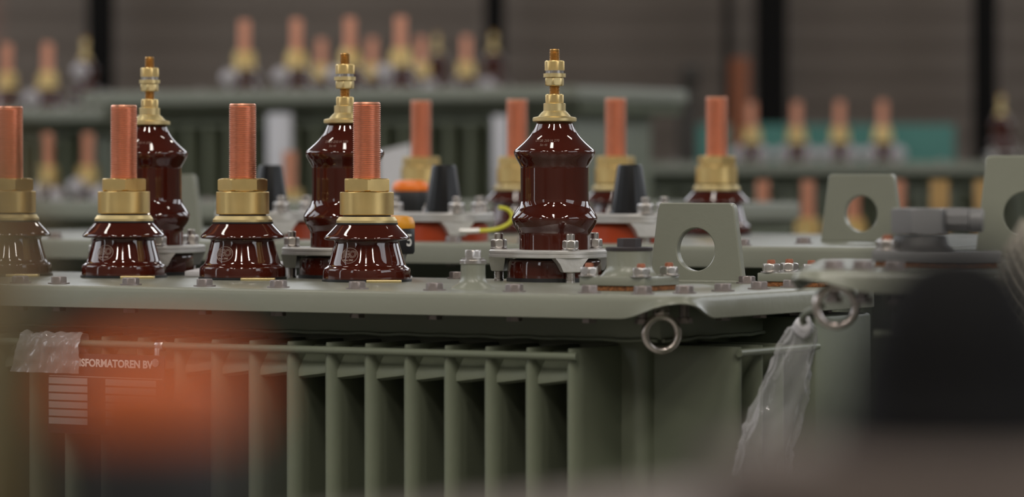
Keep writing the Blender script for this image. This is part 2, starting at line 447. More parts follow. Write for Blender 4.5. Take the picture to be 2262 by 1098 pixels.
def lug_mesh(wb, wt, h, th, hr, hz):
    """lifting lug: trapezoid plate with a round hole, plate in x-z, thickness along y"""
    bm = bmesh.new(); n = 64
    c = Vector((0, 0, hz))
    poly = [(-wb / 2, 0), (wb / 2, 0)]
    rc = .009
    # rounded top corners
    def corner(p, q, s):
        out = []
        d1 = (Vector(p) - Vector(q)).normalized(); d2 = (Vector(s) - Vector(q)).normalized()
        a = Vector(q) + d1 * rc; b = Vector(q) + d2 * rc
        for i in range(6):
            t = i / 5; out.append(tuple((1 - t) ** 2 * a + 2 * t * (1 - t) * Vector(q) + t * t * b))
        return out
    poly += corner((wb / 2, 0), (wt / 2, h), (-wt / 2, h)) + corner((wt / 2, h), (-wt / 2, h), (-wb / 2, 0))
    def hit(a):
        d = (cos(a), sin(a)); best = None
        for i in range(len(poly)):
            p, q = poly[i], poly[(i + 1) % len(poly)]
            ex, ez = q[0] - p[0], q[1] - p[1]; det = d[0] * -ez + ex * d[1]
            if abs(det) < 1e-12: continue
            px, pz = p[0], p[1] - hz
            t = (px * -ez + ex * pz) / det; s = (d[0] * pz - d[1] * px) / det
            if t > 0 and -1e-6 <= s <= 1 + 1e-6 and (best is None or t < best): best = t
        return best
    angs = sorted(set([2 * pi * i / n for i in range(n)] + [atan2(p[1] - hz, p[0]) % (2 * pi) for p in poly]))
    n = len(angs); B = .0018
    def ring(f, y): return [bm.verts.new((f(a)[0], y, f(a)[1])) for a in angs]
    outer = lambda k: (lambda a: ((hit(a) * k) * cos(a), hz + (hit(a) * k) * sin(a)))
    inner = lambda r: (lambda a: (r * cos(a), hz + r * sin(a)))
    k = .975
    seq = [ring(inner(hr + B), -th / 2), ring(outer(k), -th / 2), ring(outer(1), -th / 2 + B), ring(outer(1), th / 2 - B), ring(outer(k), th / 2),
           ring(inner(hr + B), th / 2), ring(inner(hr), th / 2 - B), ring(inner(hr), -th / 2 + B)]
    for A, C in zip(seq, seq[1:] + seq[:1]):
        for i in range(n): bm.faces.new((A[i], A[(i + 1) % n], C[(i + 1) % n], C[i]))
    # weld bead along the foot
    return finish(bm, 'lifting_lug', M['paint'], 20)

def lid_mesh(x0, x1, y0, y1, rim, arch=(), rad=.05, mt=None):
    """pressed lid: flat top, rim bent down all round; the rim is cut up in an arch at the listed corners. top at z=0"""
    pts = []
    cs = [(x1 - rad, y0 + rad, -90), (x1 - rad, y1 - rad, 0), (x0 + rad, y1 - rad, 90), (x0 + rad, y0 + rad, 180)]
    def seg(p, q):
        n = max(2, int((Vector(q) - Vector(p)).length / .012)); return [(p[0] + (q[0] - p[0]) * i / n, p[1] + (q[1] - p[1]) * i / n) for i in range(1, n)]
    order = []
    for k, (cx, cy, a0) in enumerate(cs):
        arcp = [(cx + rad * cos(radians(a0 + 90 * i / 10)), cy + rad * sin(radians(a0 + 90 * i / 10))) for i in range(11)]
        if order: order += seg(order[-1][0:2], arcp[0])
        order += arcp
    order += seg(order[-1], order[0])
    n = len(order); per = [0]
    for i in range(1, n): per.append(per[-1] + (Vector(order[i]) - Vector(order[i - 1])).length)
    tot = per[-1] + (Vector(order[0]) - Vector(order[-1])).length
    def zlow(i):
        f = 0
        for k in arch:
            cx, cy, a0 = cs[k]; m = (cx + rad * cos(radians(a0 + 45)), cy + rad * sin(radians(a0 + 45)))
            j = min(range(n), key=lambda q: (order[q][0] - m[0]) ** 2 + (order[q][1] - m[1]) ** 2)
            d = abs(per[i] - per[j]); d = min(d, tot - d)
            t = max(0, 1 - d / .100); f = max(f, t * t * (3 - 2 * t))
        return f
    F_ = [zlow(i) for i in range(n)]
    def off(i, d, z):
        a, b = Vector(order[i - 1]), Vector(order[(i + 1) % n]); t = (b - a).normalized(); nn = Vector((t.y, -t.x))
        p = Vector(order[i]) + nn * d; return (p.x, p.y, z)
    bm = bmesh.new()
    rows = []
    th = .005
    mx = lambda i, a, b: a + (b - a) * F_[i]
    for fn in (lambda i: off(i, -.012, 0), lambda i: off(i, -.006, -.0008), lambda i: off(i, -.002, mx(i, -.004, -.003)), lambda i: off(i, 0, mx(i, -.010, -.006)),
               lambda i: off(i, mx(i, .001, .003), mx(i, -rim * .8, -.0085)),
               lambda i: off(i, mx(i, .001, .008), mx(i, -rim, -.0115)), lambda i: off(i, mx(i, -.001, .007), mx(i, -rim - .001, -.0128)),
               lambda i: off(i, mx(i, -th, 0), mx(i, -rim, -.0120)), lambda i: off(i, -th, mx(i, -.010, -.008))):
        rows.append([bm.verts.new(fn(i)) for i in range(n)])
    for A, B in zip(rows, rows[1:]):
        for i in range(n): bm.faces.new((A[i], A[(i + 1) % n], B[(i + 1) % n], B[i]))
    bm.faces.new(rows[0]); bm.faces.new(rows[-1][::-1])
    return finish(bm, 'lid', mt or M['paint'], 40)

# gauge with orange dome and charcoal body
def gauge(parent, loc, rz, top, neck=.03, digit=True, sc=1., rad=.036):
    b = part('dial_gauge', ME('dial_gauge', M['body'], lambda b: add_lathe(b, closed([(rad * .93, neck), (rad, neck + .004), (rad, neck + .044), (rad * .98, neck + .046)]), 40)), parent, loc, rz)
    b.scale = (sc,) * 3
    part('dome', ME('dome', top, lambda b: add_lathe(b, [(rad, neck + .046), (rad * 1.02, neck + .048), (rad * 1.0, neck + .058), (rad * .9, neck + .066), (rad * .6, neck + .069), (0, neck + .070)], 40)), b, label='rounded orange top')
    part('neck', ME('neck', M['alu'], lambda b: add_lathe(b, closed([(rad * .9, 0), (rad * .75, .004), (rad * .5, neck * .6), (rad * .62, neck)]), 30)), b)
    if digit:
        t = text_mesh('5', .030, M['white'], extrude=.0003, bold=.0006)
        wrap(t, lambda z: rad + .0003, radians(-90) + radians(48), neck + .024)
        part('numeral', t, b, rz=0, label='white figure 5')
    return b

# ------------------------------------------------------------------ frames
class Frame:
    def __init__(s, ox, oy, th): s.o = (ox, oy); s.c = cos(th); s.s = sin(th); s.th = th     # local x = (c, s), local y = (-s, c)
    def w(s, x, y): return (s.o[0] + x * s.c - y * s.s, s.o[1] + x * s.s + y * s.c)
    def l(s, X, Y): dx, dy = X - s.o[0], Y - s.o[1]; return (dx * s.c + dy * s.s, -dx * s.s + dy * s.c)
    def on_y(s, px, y):      # local x on the line local y = const that stands above picture column px
        k = (px - XC) / F
        # ox + x c - y s = k (oy + x s + y c)
        return (k * (s.o[1] + y * s.c) - s.o[0] + y * s.s) / (s.c - k * s.s)
    def on_x(s, px, x):
        k = (px - XC) / F
        return (s.o[0] + x * s.c - k * (s.o[1] + x * s.s)) / (s.s + k * s.c)
    def ground(s, px, py, z):   # local xy of the point seen at a pixel on the plane of height z
        D = F * (ZC - z) / (py - YH); return s.l((px - XC) / F * D, D)

def fins(parent, x0, x1, n, yo, yi, z0, z1, mt, side=False, wid=.0125):
    """row of hollow cooling fins: rounded outer edge, closed sloping head; shared mesh"""
    d = yi - yo; t = wid
    bm = bmesh.new()
    prof = []
    for i in range(13):
        a = pi * i / 12; prof.append((-t * cos(a), -t * sin(a) * 2.2 + t * 2.2))
    prof = prof + [(t * .8, d), (-t * .8, d)]
    levels = [(z0, 1.), (z1 - .03, 1.), (z1 - .006, .9), (z1, .72)]
    rows = [[bm.verts.new((x * k, y, z)) for x, y in prof] for z, k in levels]
    m = len(prof)
    for A, B in zip(rows, rows[1:]):
        for i in range(m): bm.faces.new((A[i], A[(i + 1) % m], B[(i + 1) % m], B[i]))
    bm.faces.new(rows[0]); bm.faces.new(rows[-1])
    me = finish(bm, 'cooling_fin', mt, 60)
    out = []
    for i in range(n):
        x = x0 + (x1 - x0) * i / max(1, n - 1)
        if side: out.append(part('cooling_fin', me, parent, (yo, x, 0), radians(90)))
        else: out.append(part('cooling_fin', me, parent, (x, yo, 0)))
    return out

def tank(parent, x0, x1, y0, y1, ztop, z0, mt, drop=.074, ov=.045, name='tank'):
    def f(b):
        add_box(b, x0, x1, y0, y1, z0, ztop - .02, .02, 4)
    part(name, ME(name, mt, f), parent)
    def g(b):
        add_box(b, x0 - ov, x1 + ov, y0 - ov, y1 + ov, ztop - drop, ztop - .011, .004)
    part('tank_flange', ME('tank_flange', mt, g), parent)

T1_TH = radians(-30.3)

# ================================================================== transformer in focus
FR1 = Frame(-.476, 6.72, T1_TH)
Z1 = ZC - .1816
LOOK = lambda off: radians(-90 + off)
t1 = empty('power_transformer', (FR1.o[0], FR1.o[1], 0), T1_TH, 'sharply focused grey green transformer with four copper studs in front of three tall brown insulators', 'transformer')
YF, YB = -.455, .27
XR = FR1.on_y(1492, YF) + .012
XL = -1.15
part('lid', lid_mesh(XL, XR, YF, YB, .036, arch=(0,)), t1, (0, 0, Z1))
for i, s in enumerate((-.516, -.2585, 0, .2600)):
    lv_bushing(t1, (s, 0, Z1), look=LOOK(-27) - T1_TH)
    part('locating_plate', LV['clip'], t1, (s + .066, -.049, Z1), rz=-T1_TH, label='small brass plate under the insulator foot')
HX = [FR1.l(94 / F * 6.60, 6.60)]
hx, hy = HX[0]
for k, dx in enumerate((0, -.4325, -.862)):
    hv_bushing(t1, (hx + dx, hy, Z1), radians(-75) - T1_TH + 0, look=LOOK(-13) - T1_TH)
# lid bolts, front edge from their picture columns, then right edge
for px in (-80, 45, 130, 289, 452, 615, 789, 960, 1136, 1302, 1420):
    part('lid_bolt', BOLT, t1, (FR1.on_y(px, YF + .062), YF + .062, Z1), rz=random.uniform(0, 1))
for px in (1512, 1597, 1677, 1748, 1820, 1885):
    y = FR1.on_x(px, XR - .062)
    if y < YB - .03: part('lid_bolt', BOLT, t1, (XR - .062, y, Z1), rz=random.uniform(0, 1))
for px in (1010, 1650):
    x = FR1.on_y(px, YB - .05); part('lid_bolt', BOLT, t1, (x, YB - .05, Z1), rz=.3)
# filler neck
fx, fy = FR1.ground(1045, 638, Z1)
nk = part('filler_neck', ME('filler_neck', M['paint'], lambda b: add_lathe(b, closed([(.036, 0), (.034, .003), (.024, .009), (.0205, .016), (.0200, .024), (.0200, .040)]), 36), 50), t1, (fx, fy, Z1))
part('collar', ME('collar', M['steel'], lambda b: add_lathe(b, closed([(.021, .040), (.0218, .041), (.0218, .046), (.0185, .047), (.0185, .050)]), 36)), nk)
part('plug', ME('plug', M['steel'], lambda b: add_hex(b, .0145, .050, .063, .15)), nk)
# thermometer pocket on a cork-gasketed plate
px_, py_ = FR1.ground(1390, 641, Z1)
def plate_part(cx, cy, w, d, rz=0.):
    g = part('cork_gasket', ME('cork_gasket', M['cork'], lambda b: add_box(b, -w * .47, w * .47, -d * .47, d * .47, 0, .008, .001)), t1, (cx, cy, Z1), rz, label='rust brown cork gasket')
    p = part('cover_plate', ME('cover_plate', M['paint'], lambda b: add_box(b, -w / 2, w / 2, -d / 2, d / 2, .008, .0225, .0022)), t1, (cx, cy, Z1), rz)
    return p
cp = plate_part(px_, py_, .118, .118, 0)
pk = part('thermometer_pocket', ME('thermometer_pocket', M['paint'], lambda b: add_lathe(b, closed([(.047, .0225), (.043, .026), (.0375, .034), (.0362, .040), (.0362, .063)]), 48), 50), t1, (px_ - .0, py_ + .0, Z1))
part('dark_cap', ME('dark_cap', M['plug'], lambda b: (add_lathe(b, closed([(.0372, .063), (.0378, .0645), (.0378, .068), (.036, .069)]), 48), add_hex(b, .0195, .069, .083, .06, rot=.5))), pk, label='dark bronzed screw cap')
for ax, ay in ((-.047, -.047), (.047, -.047), (.047, .047), (-.047, .047)):
    stud_nut(t1, (px_ + ax, py_ + ay, Z1 + .0225), random.uniform(0, 1))
# second cover plate near the right edge
qx, qy = FR1.ground(1768, 632, Z1)
plate_part(qx, qy, .11, .10)
for ax, ay in ((-.037, -.034), (.037, -.034), (-.037, .034), (.037, .034)):
    stud_nut(t1, (qx + ax, qy + ay, Z1 + .0225), random.uniform(0, 1))
# lifting lug
LUG1 = lug_mesh(.181, .144, .1365, .016, .0365, .0565)
lx, ly = FR1.ground(1541, 624, Z1)
part('lifting_lug', LUG1, t1, (lx, ly, Z1))
part('lug_weld', ME('lug_weld', M['paint'], lambda b: add_tube(b, [(-.092 + .184 * i / 30, -.009 + .001 * sin(i * 2), .001) for i in range(31)], .004, 8), 60), t1, (lx, ly, Z1))
# gauge standing behind the fourth low voltage insulator
gx, gy = FR1.l((872 - XC) / F * 6.86, 6.86)
gauge(t1, (gx, gy, Z1), -T1_TH, M['amber'], neck=.042)
# eyebolt under the corner
ex, ey = FR1.l((1461 - XC) / F * 5.86, 5.86)
ek = F / 5.86
part('eyebolt', EYE, t1, (ex, ey, ZC - (737 - YH) / ek), rz=-T1_TH + radians(12), label='polished steel ring under the lid corner')

# tank, flange, fins
FY = YF + .035
TY = FY + .15                       # tank wall
TX = FR1.on_y(1425, TY)
z_bar = ZC - (778 - YH) * (FR1.w(FR1.on_y(900, FY), FY)[1]) / F
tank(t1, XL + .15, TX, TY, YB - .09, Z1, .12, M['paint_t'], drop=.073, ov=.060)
DP = FR1.w(FR1.on_y(900, FY), FY)[1]
xs0 = FR1.on_y(548, FY); xs1 = FR1.on_y(1252, FY); pitch = (xs1 - xs0) / 8
nl = 10
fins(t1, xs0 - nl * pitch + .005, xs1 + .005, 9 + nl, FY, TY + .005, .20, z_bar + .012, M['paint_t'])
def wavy(b, x0, x1, y, z, r, amp, per, ax=0):
    n = int(abs(x1 - x0) / .012); pts = []
    for i in range(n + 1):
        s = x0 + (x1 - x0) * i / n
        w = amp * (.6 * sin(s / per * 2 * pi) + .4 * sin(s / per * 4.3 + 1))
        pts.append((s, y, z + w) if ax == 0 else (y, s, z + w))
    add_tube(b, pts, r, 7)
part('weld_bead', ME('weld_bead', M['paint_t'], lambda b: (wavy(b, XL + .1, TX + .055, TY - .062, Z1 - .0745, .0032, .0012, pitch), wavy(b, TY - .055, YB - .12, TX + .062, Z1 - .0745, .0032, .0012, pitch, 1)), 60), t1)
part('fin_bar', ME('fin_bar', M['paint_t'], lambda b: add_tube(b, [(XL + .02, FY - .002, z_bar), (FR1.on_y(1276, FY), FY - .002, z_bar)], .0062, 14), 60), t1)
# collector strips closing the fin heads
def heads(b):
    z = z_bar + .012
    for i in range(9 + nl):
        x = xs0 + (i - nl) * pitch
        P = [(-.030, -.001, -.001), (-.012, 0, .006), (.012, 0, .005), (.036, -.001, -.001)]
        a = [b.verts.new((x + p[0], FY + .004, z - .012 + p[2])) for p in P]; c = [b.verts.new((x + p[0] + .004, TY + .01, z + .004 + p[2])) for p in P]
        e = [b.verts.new((x + p[0], FY + .004, z - .016 + p[2])) for p in P]; f = [b.verts.new((x + p[0] + .004, TY + .01, z - .0 + p[2])) for p in P]
        for k in range(3):
            b.faces.new((a[k], a[k + 1], c[k + 1], c[k])); b.faces.new((e[k], f[k], f[k + 1], e[k + 1])); b.faces.new((a[k], e[k], e[k + 1], a[k + 1]))
def valley(b):       # sheet closing the valleys under the bar
    n = 9 + nl
    for i in range(n - 1):
        xa = xs0 + (i - nl) * pitch + .005; xb = xa + pitch
        rows_ = []
        for dz, dy in ((.006, .060), (-.004, .036), (-.020, .020), (-.036, .012), (-.046, .012), (-.050, .022), (-.050, .05)):
            rows_.append([b.verts.new((xa + (xb - xa) * k / 6, FY + dy + .002 * sin(pi * k / 6), z_bar + dz + (.010 * k / 6 if dz < -.03 else 0))) for k in range(7)])
        for A, C in zip(rows_, rows_[1:]):
            for k in range(6): b.faces.new((A[k], A[k + 1], C[k + 1], C[k]))
part('valley_sheet', ME('valley_sheet', M['paint_t'], valley, 60), t1)
# fins on the right-hand side
ys = FR1.on_x(1480, TX)
xo = TX + .15
yo = FR1.on_x(1637, xo)
ys = yo
fins(t1, ys, ys + pitch * 2, 3, xo, xo + .155, .20, z_bar + .012, M['paint_t'], side=True)
part('fin_bar', ME('fin_bar_side', M['paint_t'], lambda b: add_tube(b, [(xo + .002, ys - .012, z_bar + .003), (xo + .002, FR1.on_x(1797, xo) + .01, z_bar + .003)], .0062, 14), 60), t1)

part('side_panel', ME('side_panel', M['paint_t'], lambda b: add_box(b, TX - .01, xo + .006, FR1.on_x(1795, xo), min(FR1.on_x(1925, xo), YB - .03), .15, Z1 - .046, .006)), t1)
# nameplate hung from the bar
npx0, npx1 = FR1.on_y(108, FY - .012), FR1.on_y(366, FY - .012)
np_w = npx1 - npx0; npz = z_bar - .014
npl = part('nameplate', ME('nameplate', M['plate'], lambda b: add_box(b, 0, np_w, -.0015, .0015, -.135, 0, .001)), t1, (npx0, FY - .014, npz - .002), label='black nameplate lettered in white')
tm = text_mesh('TRANSFORMATOREN BV', .0175, M['white'], extrude=.0002, bold=.0006, align='RIGHT')
for v in tm.vertices: v.co = (v.co.x, -.0018 - v.co.z, v.co.y)
mnx = min(v.co.x for v in tm.vertices); kx = (FR1.on_y(183, FY - .012) - npx1 + .018) / (mnx * 14.2 / 18)
for v in tm.vertices: v.co.x *= kx
part('lettering', tm, npl, (np_w - .024, 0, -.016), label='white capital letters')
def rules(b):
    add_box(b, .004, np_w - .004, -.0021, -.0016, -.0395, -.0380)
    for x0, x1 in ((.012, .345), (.50, .93)):
        for k in range(6): add_box(b, np_w * x0, np_w * x1, -.0021, -.0016, -.052 - k * .0135, -.0415 - k * .0135)
part('data_field', ME('data_field', mat('pale_data_field', (.30, .31, .30), .5), rules, 20), npl)
def clamp(b):
    add_lathe(b, closed([(.0085, -.008), (.0095, -.006), (.0095, .006), (.0085, .008)]), 20, axis='X')
    add_box(b, -.005, .005, -.012, -.009, -.030, -.004, .001)
    add_lathe(b, closed([(.007, -.016), (.006, -.009)]), 16, (0, 0, -.028), axis='Y')
part('clamp', ME('clamp', M['steel'], clamp), t1, (FR1.on_y(357, FY), FY - .002, z_bar), label='bright steel pipe clamp')

# ================================================================== second row transformer
D2 = 8.54
FR2 = Frame((1583 - XC) / F * D2, D2, T1_TH)
Z2 = ZC - .132
t2 = empty('power_transformer', (FR2.o[0], FR2.o[1], 0), T1_TH, 'transformer right behind the focused one, black caps and orange feet along its front edge', 'transformer')
YF2, YB2 = -1.16, .30
XR2, XL2 = 1.02, -1.75
part('lid', lid_mesh(XL2, XR2, YF2, YB2, .040, arch=(0,)), t2, (0, 0, Z2))
for px in (1583, 1360, 1142, 930):
    lv_bushing(t2, (FR2.on_y(px, 0), 0, Z2), detail=1)
a_, b_ = FR2.l((1391 - XC) / F * 7.62, 7.62)
for px in (1391, 980, 598):
    plug_bushing(t2, (FR2.on_y(px, b_), b_, Z2), radians(-80) - T1_TH + .1, sc=1.0)
gx, gy = FR2.l((907 - XC) / F * 8.25, 8.25)
gauge(t2, (gx, gy, Z2), 0, M['orange'], neck=.055, digit=False, rad=.039)
LUG2 = LUG1
for px, D in ((1905, 7.72), (372, 8.42)):
    x, y = FR2.l((px - XC) / F * D, D); part('lifting_lug', LUG2, t2, (x, y, Z2))
for px in (120, 260, 420, 760, 1000, 1160, 1480, 1640, 1775):
    part('lid_bolt', BOLT, t2, (FR2.on_y(px, YF2 + .3 if px == 1775 else YF2 + .05), YF2 + (.3 if px == 1775 else .05), Z2), rz=.4)
ew = [(.0, 0, 0), (.015, 0, .001), (.045, .0, .003), (.072, 0, .014), (.080, 0, .030), (.070, 0, .045), (.050, 0, .048)]
x, y = FR2.l((1046 - XC) / F * 7.65, 7.65)
def smooth_path(P, it=3):
    P = [Vector(p) for p in P]
    for _ in range(it):
        Q = [P[0]]
        for a, b in zip(P, P[1:]): Q += [a * .75 + b * .25, a * .25 + b * .75]
        P = Q + [P[-1]]
    return P
wire = part('earth_wire', ME('earth_wire', M['yellow'], lambda b: add_tube(b, smooth_path(ew), .0042, 10), 60), t2, (x, y, Z2 + .022), -T1_TH, label='yellow green earth wire loop')
part('cable_shoe', ME('cable_shoe', M['alu'], lambda b: add_tube(b, [(-.028, 0, 0), (-.008, 0, 0), (.012, 0, .001)], .006, 10)), wire)
tank(t2, XL2 + .14, XR2 - .14, YF2 + .2, YB2 - .1, Z2, .12, M['paint_t'])
fins(t2, XL2 + .2, XR2 - .2, 32, YF2 + .05, YF2 + .21, .2, Z2 - .10, M['paint_t'])

# ================================================================== right-hand transformer
D3 = 5.15
TH3 = radians(-7)
FR3 = Frame((1790 - XC) / F * D3, D3, TH3)      # lid front-left corner
Z3 = ZC - .1265
t3 = empty('power_transformer', (FR3.o[0], FR3.o[1], 0), TH3, 'transformer at right with a grey pipe cap and a steel ring under its lid corner', 'transformer')
part('lid', lid_mesh(-.022, 1.10, 0, .74, .030, arch=(3,), rad=.04), t3, (0, 0, Z3))
tank(t3, .105, 1.0, .06, .66, Z3, .12, M['paint_t'], drop=.05, ov=.012)
fins(t3, .16, .96, 11, -.10, .07, .2, Z3 - .075, M['paint_t'])
part('fin_bar', ME('fin_bar3', M['paint_t'], lambda b: add_tube(b, [(.085, -.098, Z3 - .082), (.98, -.098, Z3 - .082)], .0062, 14), 60), t3)
x, y = FR3.l((1846 - XC) / F * 5.19, 5.19)
o = part('eyebolt', EYE_S, t3, (x, y, ZC - (677 - YH) * 5.19 / F), rz=-TH3 + radians(5), label='polished steel ring under the lid corner')
x, y = FR3.l((2266 - XC) / F * 5.72, 5.72)
LUG3 = lug_mesh(.150, .118, .150, .018, .033, .062)
part('lifting_lug', LUG3, t3, (x, y, Z3 + .008), rz=0)
for px, yy in ((1842, .05), (1905, .05), (1975, .05)):
    part('lid_bolt', BOLT, t3, (FR3.on_y(px, yy), yy, Z3), rz=.5)
# valve block with grey plastic caps on a dark plate
D = 5.42
x, y = FR3.l((2033 - XC) / F * D, D); k3 = D / F
pl = part('cover_plate', ME('cover_plate3', M['greycap'], lambda b: add_box(b, -.068, .115, -.05, .05, .007, .022, .002)), t3, (x, y, Z3), label='dark grey cover plate')
part('cork_gasket', ME('cork_gasket3', M['cork'], lambda b: add_box(b, -.064, .11, -.047, .047, 0, .007, .001)), t3, (x, y, Z3), label='rust brown cork gasket')
stud_nut(t3, (x - .047, y - .030, Z3 + .022)); stud_nut(t3, (x - .047, y + .035, Z3 + .022))
zc3 = ZC - (488 - YH) * k3 - Z3
vb = part('valve_body', ME('valve_body', M['valve'], lambda b: add_lathe(b, closed([(.050, .022), (.046, .026), (.040, .032), (.037, zc3 - .020)]), 40)), t3, (x, y, Z3), label='dark round valve body')
part('hexagonal_cap', ME('hexagonal_cap', M['greycap'], lambda b: add_hex(b, .0425, zc3 - .0185, zc3 + .0185, .07, bot=True, rot=.25)), vb, label='wide grey hexagonal screw cap')
part('pipe_end', ME('pipe_end', M['greycap'], lambda b: (add_hex(b, .0175, .036, .068, .05, (0, 0, zc3 + .003), bot=True, axis='X', n=8, rot=.39), add_lathe(b, closed([(.014, .068), (.0165, .070), (.0165, .088), (.012, .090)]), 30, (0, 0, zc3 + .002), 'X'))), vb)

# ================================================================== foreground transformer, far out of focus
ang = atan2(.49, .379)
F0 = Frame(-.126, 1.99, ang)     # its far-left lid edge runs along local x
Z0 = ZC - .18
t0 = empty('power_transformer', (F0.o[0], F0.o[1], 0), ang, 'blurred transformer close to the lens across the bottom of the picture', 'transformer')
part('lid', lid_mesh(-.92, .66, -.80, 0, .036, rad=.05, mt=M['warm']), t0, (0, 0, Z0))
tank(t0, -.8, .54, -.68, -.12, Z0, .12, M['paint_t'])
fins(t0, -.75, .5, 16, -.06, -.14, .2, Z0 - .1, M['paint_t'])
x, y = F0.l((-235 - XC) / F * 1.30, 1.30)
tb = part('brass_terminal', ME('brass_terminal', M['brass_old'], lambda b: (add_lathe(b, closed([(.046, .035), (.047, .037), (.047, .165), (.045, .168)]), 48), add_hex(b, .043, .168, .192, .1))), t0, (x, y, Z0), label='wide matt brass terminal')
part('porcelain_foot', ME('porcelain_foot', M['rubber'], lambda b: add_lathe(b, closed([(.050, 0), (.046, .036)]), 40)), tb)
part('copper_stud', ME('copper_stud', M['copper'], lambda b: add_thread(b, .024, .19, .31, .0036, .0014)), tb)
x, y = F0.l((345 - XC) / F * 1.22, 1.22)
gauge(t0, (x, y, Z0), 0, M['orange_dusty'], neck=.055, digit=False, rad=.031)
x, y = F0.l((2115 - XC) / F * 1.58, 1.58)
def boot(b):
    add_lathe(b, [(0, .066), (.055, .066), (.055, .074), (.050, .078), (.048, .098), (.042, .120), (.034, .138), (.024, .150), (.010, .156), (0, .157)], 48)
bo = part('cable_boot', ME('cable_boot', M['foredark'], boot, 50), t0, (x, y, Z0), label='fat black rubber boot')
part('foot_flange', ME('foot_flange', M['warm'], lambda b: add_lathe(b, closed([(.08, 0), (.10, .010), (.105, .030), (.105, .060), (.10, .066)]), 60)), bo, label='broad warm grey foot flange')

# ================================================================== background transformers
GLINT_BALL = ME('glint_ball', M['lilac'], lambda b: (add_lathe(b, [(0, -.04), (.02, -.034), (.036, -.016), (.040, 0), (.036, .016), (.02, .034), (0, .04)], 24), add_lathe(b, closed([(.012, -.058), (.012, -.02)]), 12)), 80)  # added ball, imitates an out-of-focus highlight beside a distant bushing
def bg_transformer(name_label, D, px0, z, x0, x1, y0, y1, lv=(), hv=(), th=T1_TH, nf=0, plug=(), glint_balls=(), rim=.05, fin_drop=.13):
    fr = Frame((px0 - XC) / F * D, D, th)
    t = empty('power_transformer', (fr.o[0], fr.o[1], 0), th, name_label, 'transformer')
    part('lid', lid_mesh(x0, x1, y0, y1, rim, rad=.05, mt=M['paint_bg']), t, (0, 0, z))
    for px, yy in lv: lv_bushing(t, (fr.on_y(px, yy), yy, z), detail=0)
    for px, yy in hv: hv_bushing(t, (fr.on_y(px, yy), yy, z), .4, sc=.85)
    for px, yy, h in glint_balls: part('glint_ball', GLINT_BALL, t, (fr.on_y(px, yy), yy, z + h), label='pale ball standing in for a blurred highlight')
    for px, yy in plug: plug_bushing(t, (fr.on_y(px, yy), yy, z), .4)
    tank(t, x0 + .16, x1 - .12, y0 + .2, y1 - .12, z, .1, M['paint_t'], drop=.1, ov=.09)
    if nf:
        fins(t, x0 + .2, x1 - .3, nf, y0 + .06, y0 + .22, .2, z - fin_drop, M['paint_t'])
        part('fin_bar', ME('fin_bar_bg', M['paint_t'], lambda b: add_tube(b, [(x0 + .18, y0 + .058, z - fin_drop - .01), (x1 - .28, y0 + .058, z - fin_drop - .01)], .006, 10), 60), t)
    n = int((x1 - x0) / .24)
    for i in range(n): part('lid_bolt', BOLT, t, (x0 + .12 + i * .24, y0 + .05, z))
    return t, fr
# tall one upper left-centre
t4, fr4 = bg_transformer('tall blurred transformer behind, its finned side under four bright copper studs', 16.2, 540, 1.655, -.55, 1.86, -.45, .55,
    lv=((540, 0), (655, 0), (773, 0), (885, 0)), nf=19, glint_balls=((507, -.2, .058), (621, -.2, .062), (738, -.2, .064), (850, -.2, .070)))
t5, fr5 = bg_transformer('blurred transformer behind the tall one, its copper studs showing in the gaps', 19.9, 710, 1.71, -.6, 1.35, -.5, .5,
    lv=((710, 0), (822, 0), (930, 0), (1030, 0)), hv=((965, .3), (1090, .3)), nf=7, glint_balls=((950, -.1, .05), (1078, -.1, .05)))
t6, fr6 = bg_transformer('blurred transformer in the top left corner with two orange studs and a brass tipped insulator', 17.5, 15, 1.60, -.9, .95, -.5, .5,
    lv=((15, 0), (105, 0)), hv=((188, .15),), nf=18, glint_balls=((178, -.2, .17), (70, -.2, .05)))
t7, fr7 = bg_transformer('small blurred transformer at left seen between the first two near insulators', 15.5, 105, 1.165, -.5, .95, -.35, .5,
    lv=((105, 0), (195, 0)), nf=18, glint_balls=((80, -.1, .06), (128, -.1, .05), (170, -.1, .09), (222, -.1, .06)))
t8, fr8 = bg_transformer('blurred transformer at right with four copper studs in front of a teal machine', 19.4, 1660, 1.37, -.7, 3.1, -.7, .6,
    lv=((1660, 0), (1760, 0), (1855, 0), (1950, 0)), hv=((2212, .2),), nf=20, glint_balls=((1630, -.15, .04), (1690, -.15, .04), (1728, -.15, .04), (1795, -.15, .04), (1828, -.15, .04), (1885, -.15, .04), (1920, -.15, .04), (1985, -.15, .04)))
t9, fr9 = bg_transformer('low blurred transformer at right, its studs just below the rim of the one behind', 13.6, 1685, .975, -.55, 2.0, -.3, .4,
    lv=((1685, 0), (1785, 0), (1885, 0), (1985, 0)), nf=14)
tB, frB = bg_transformer('small blurred transformer between the second and third near insulators, one red stud showing', 13.3, 640, 1.078, -.3, .9, -.3, .35, lv=((640, 0),), nf=8)
tA, frA = bg_transformer('low blurred transformer in the middle distance, its pale lid behind the black caps', 11.6, 640, 1.225, -.9, 1.5, -.4, .5, nf=14)

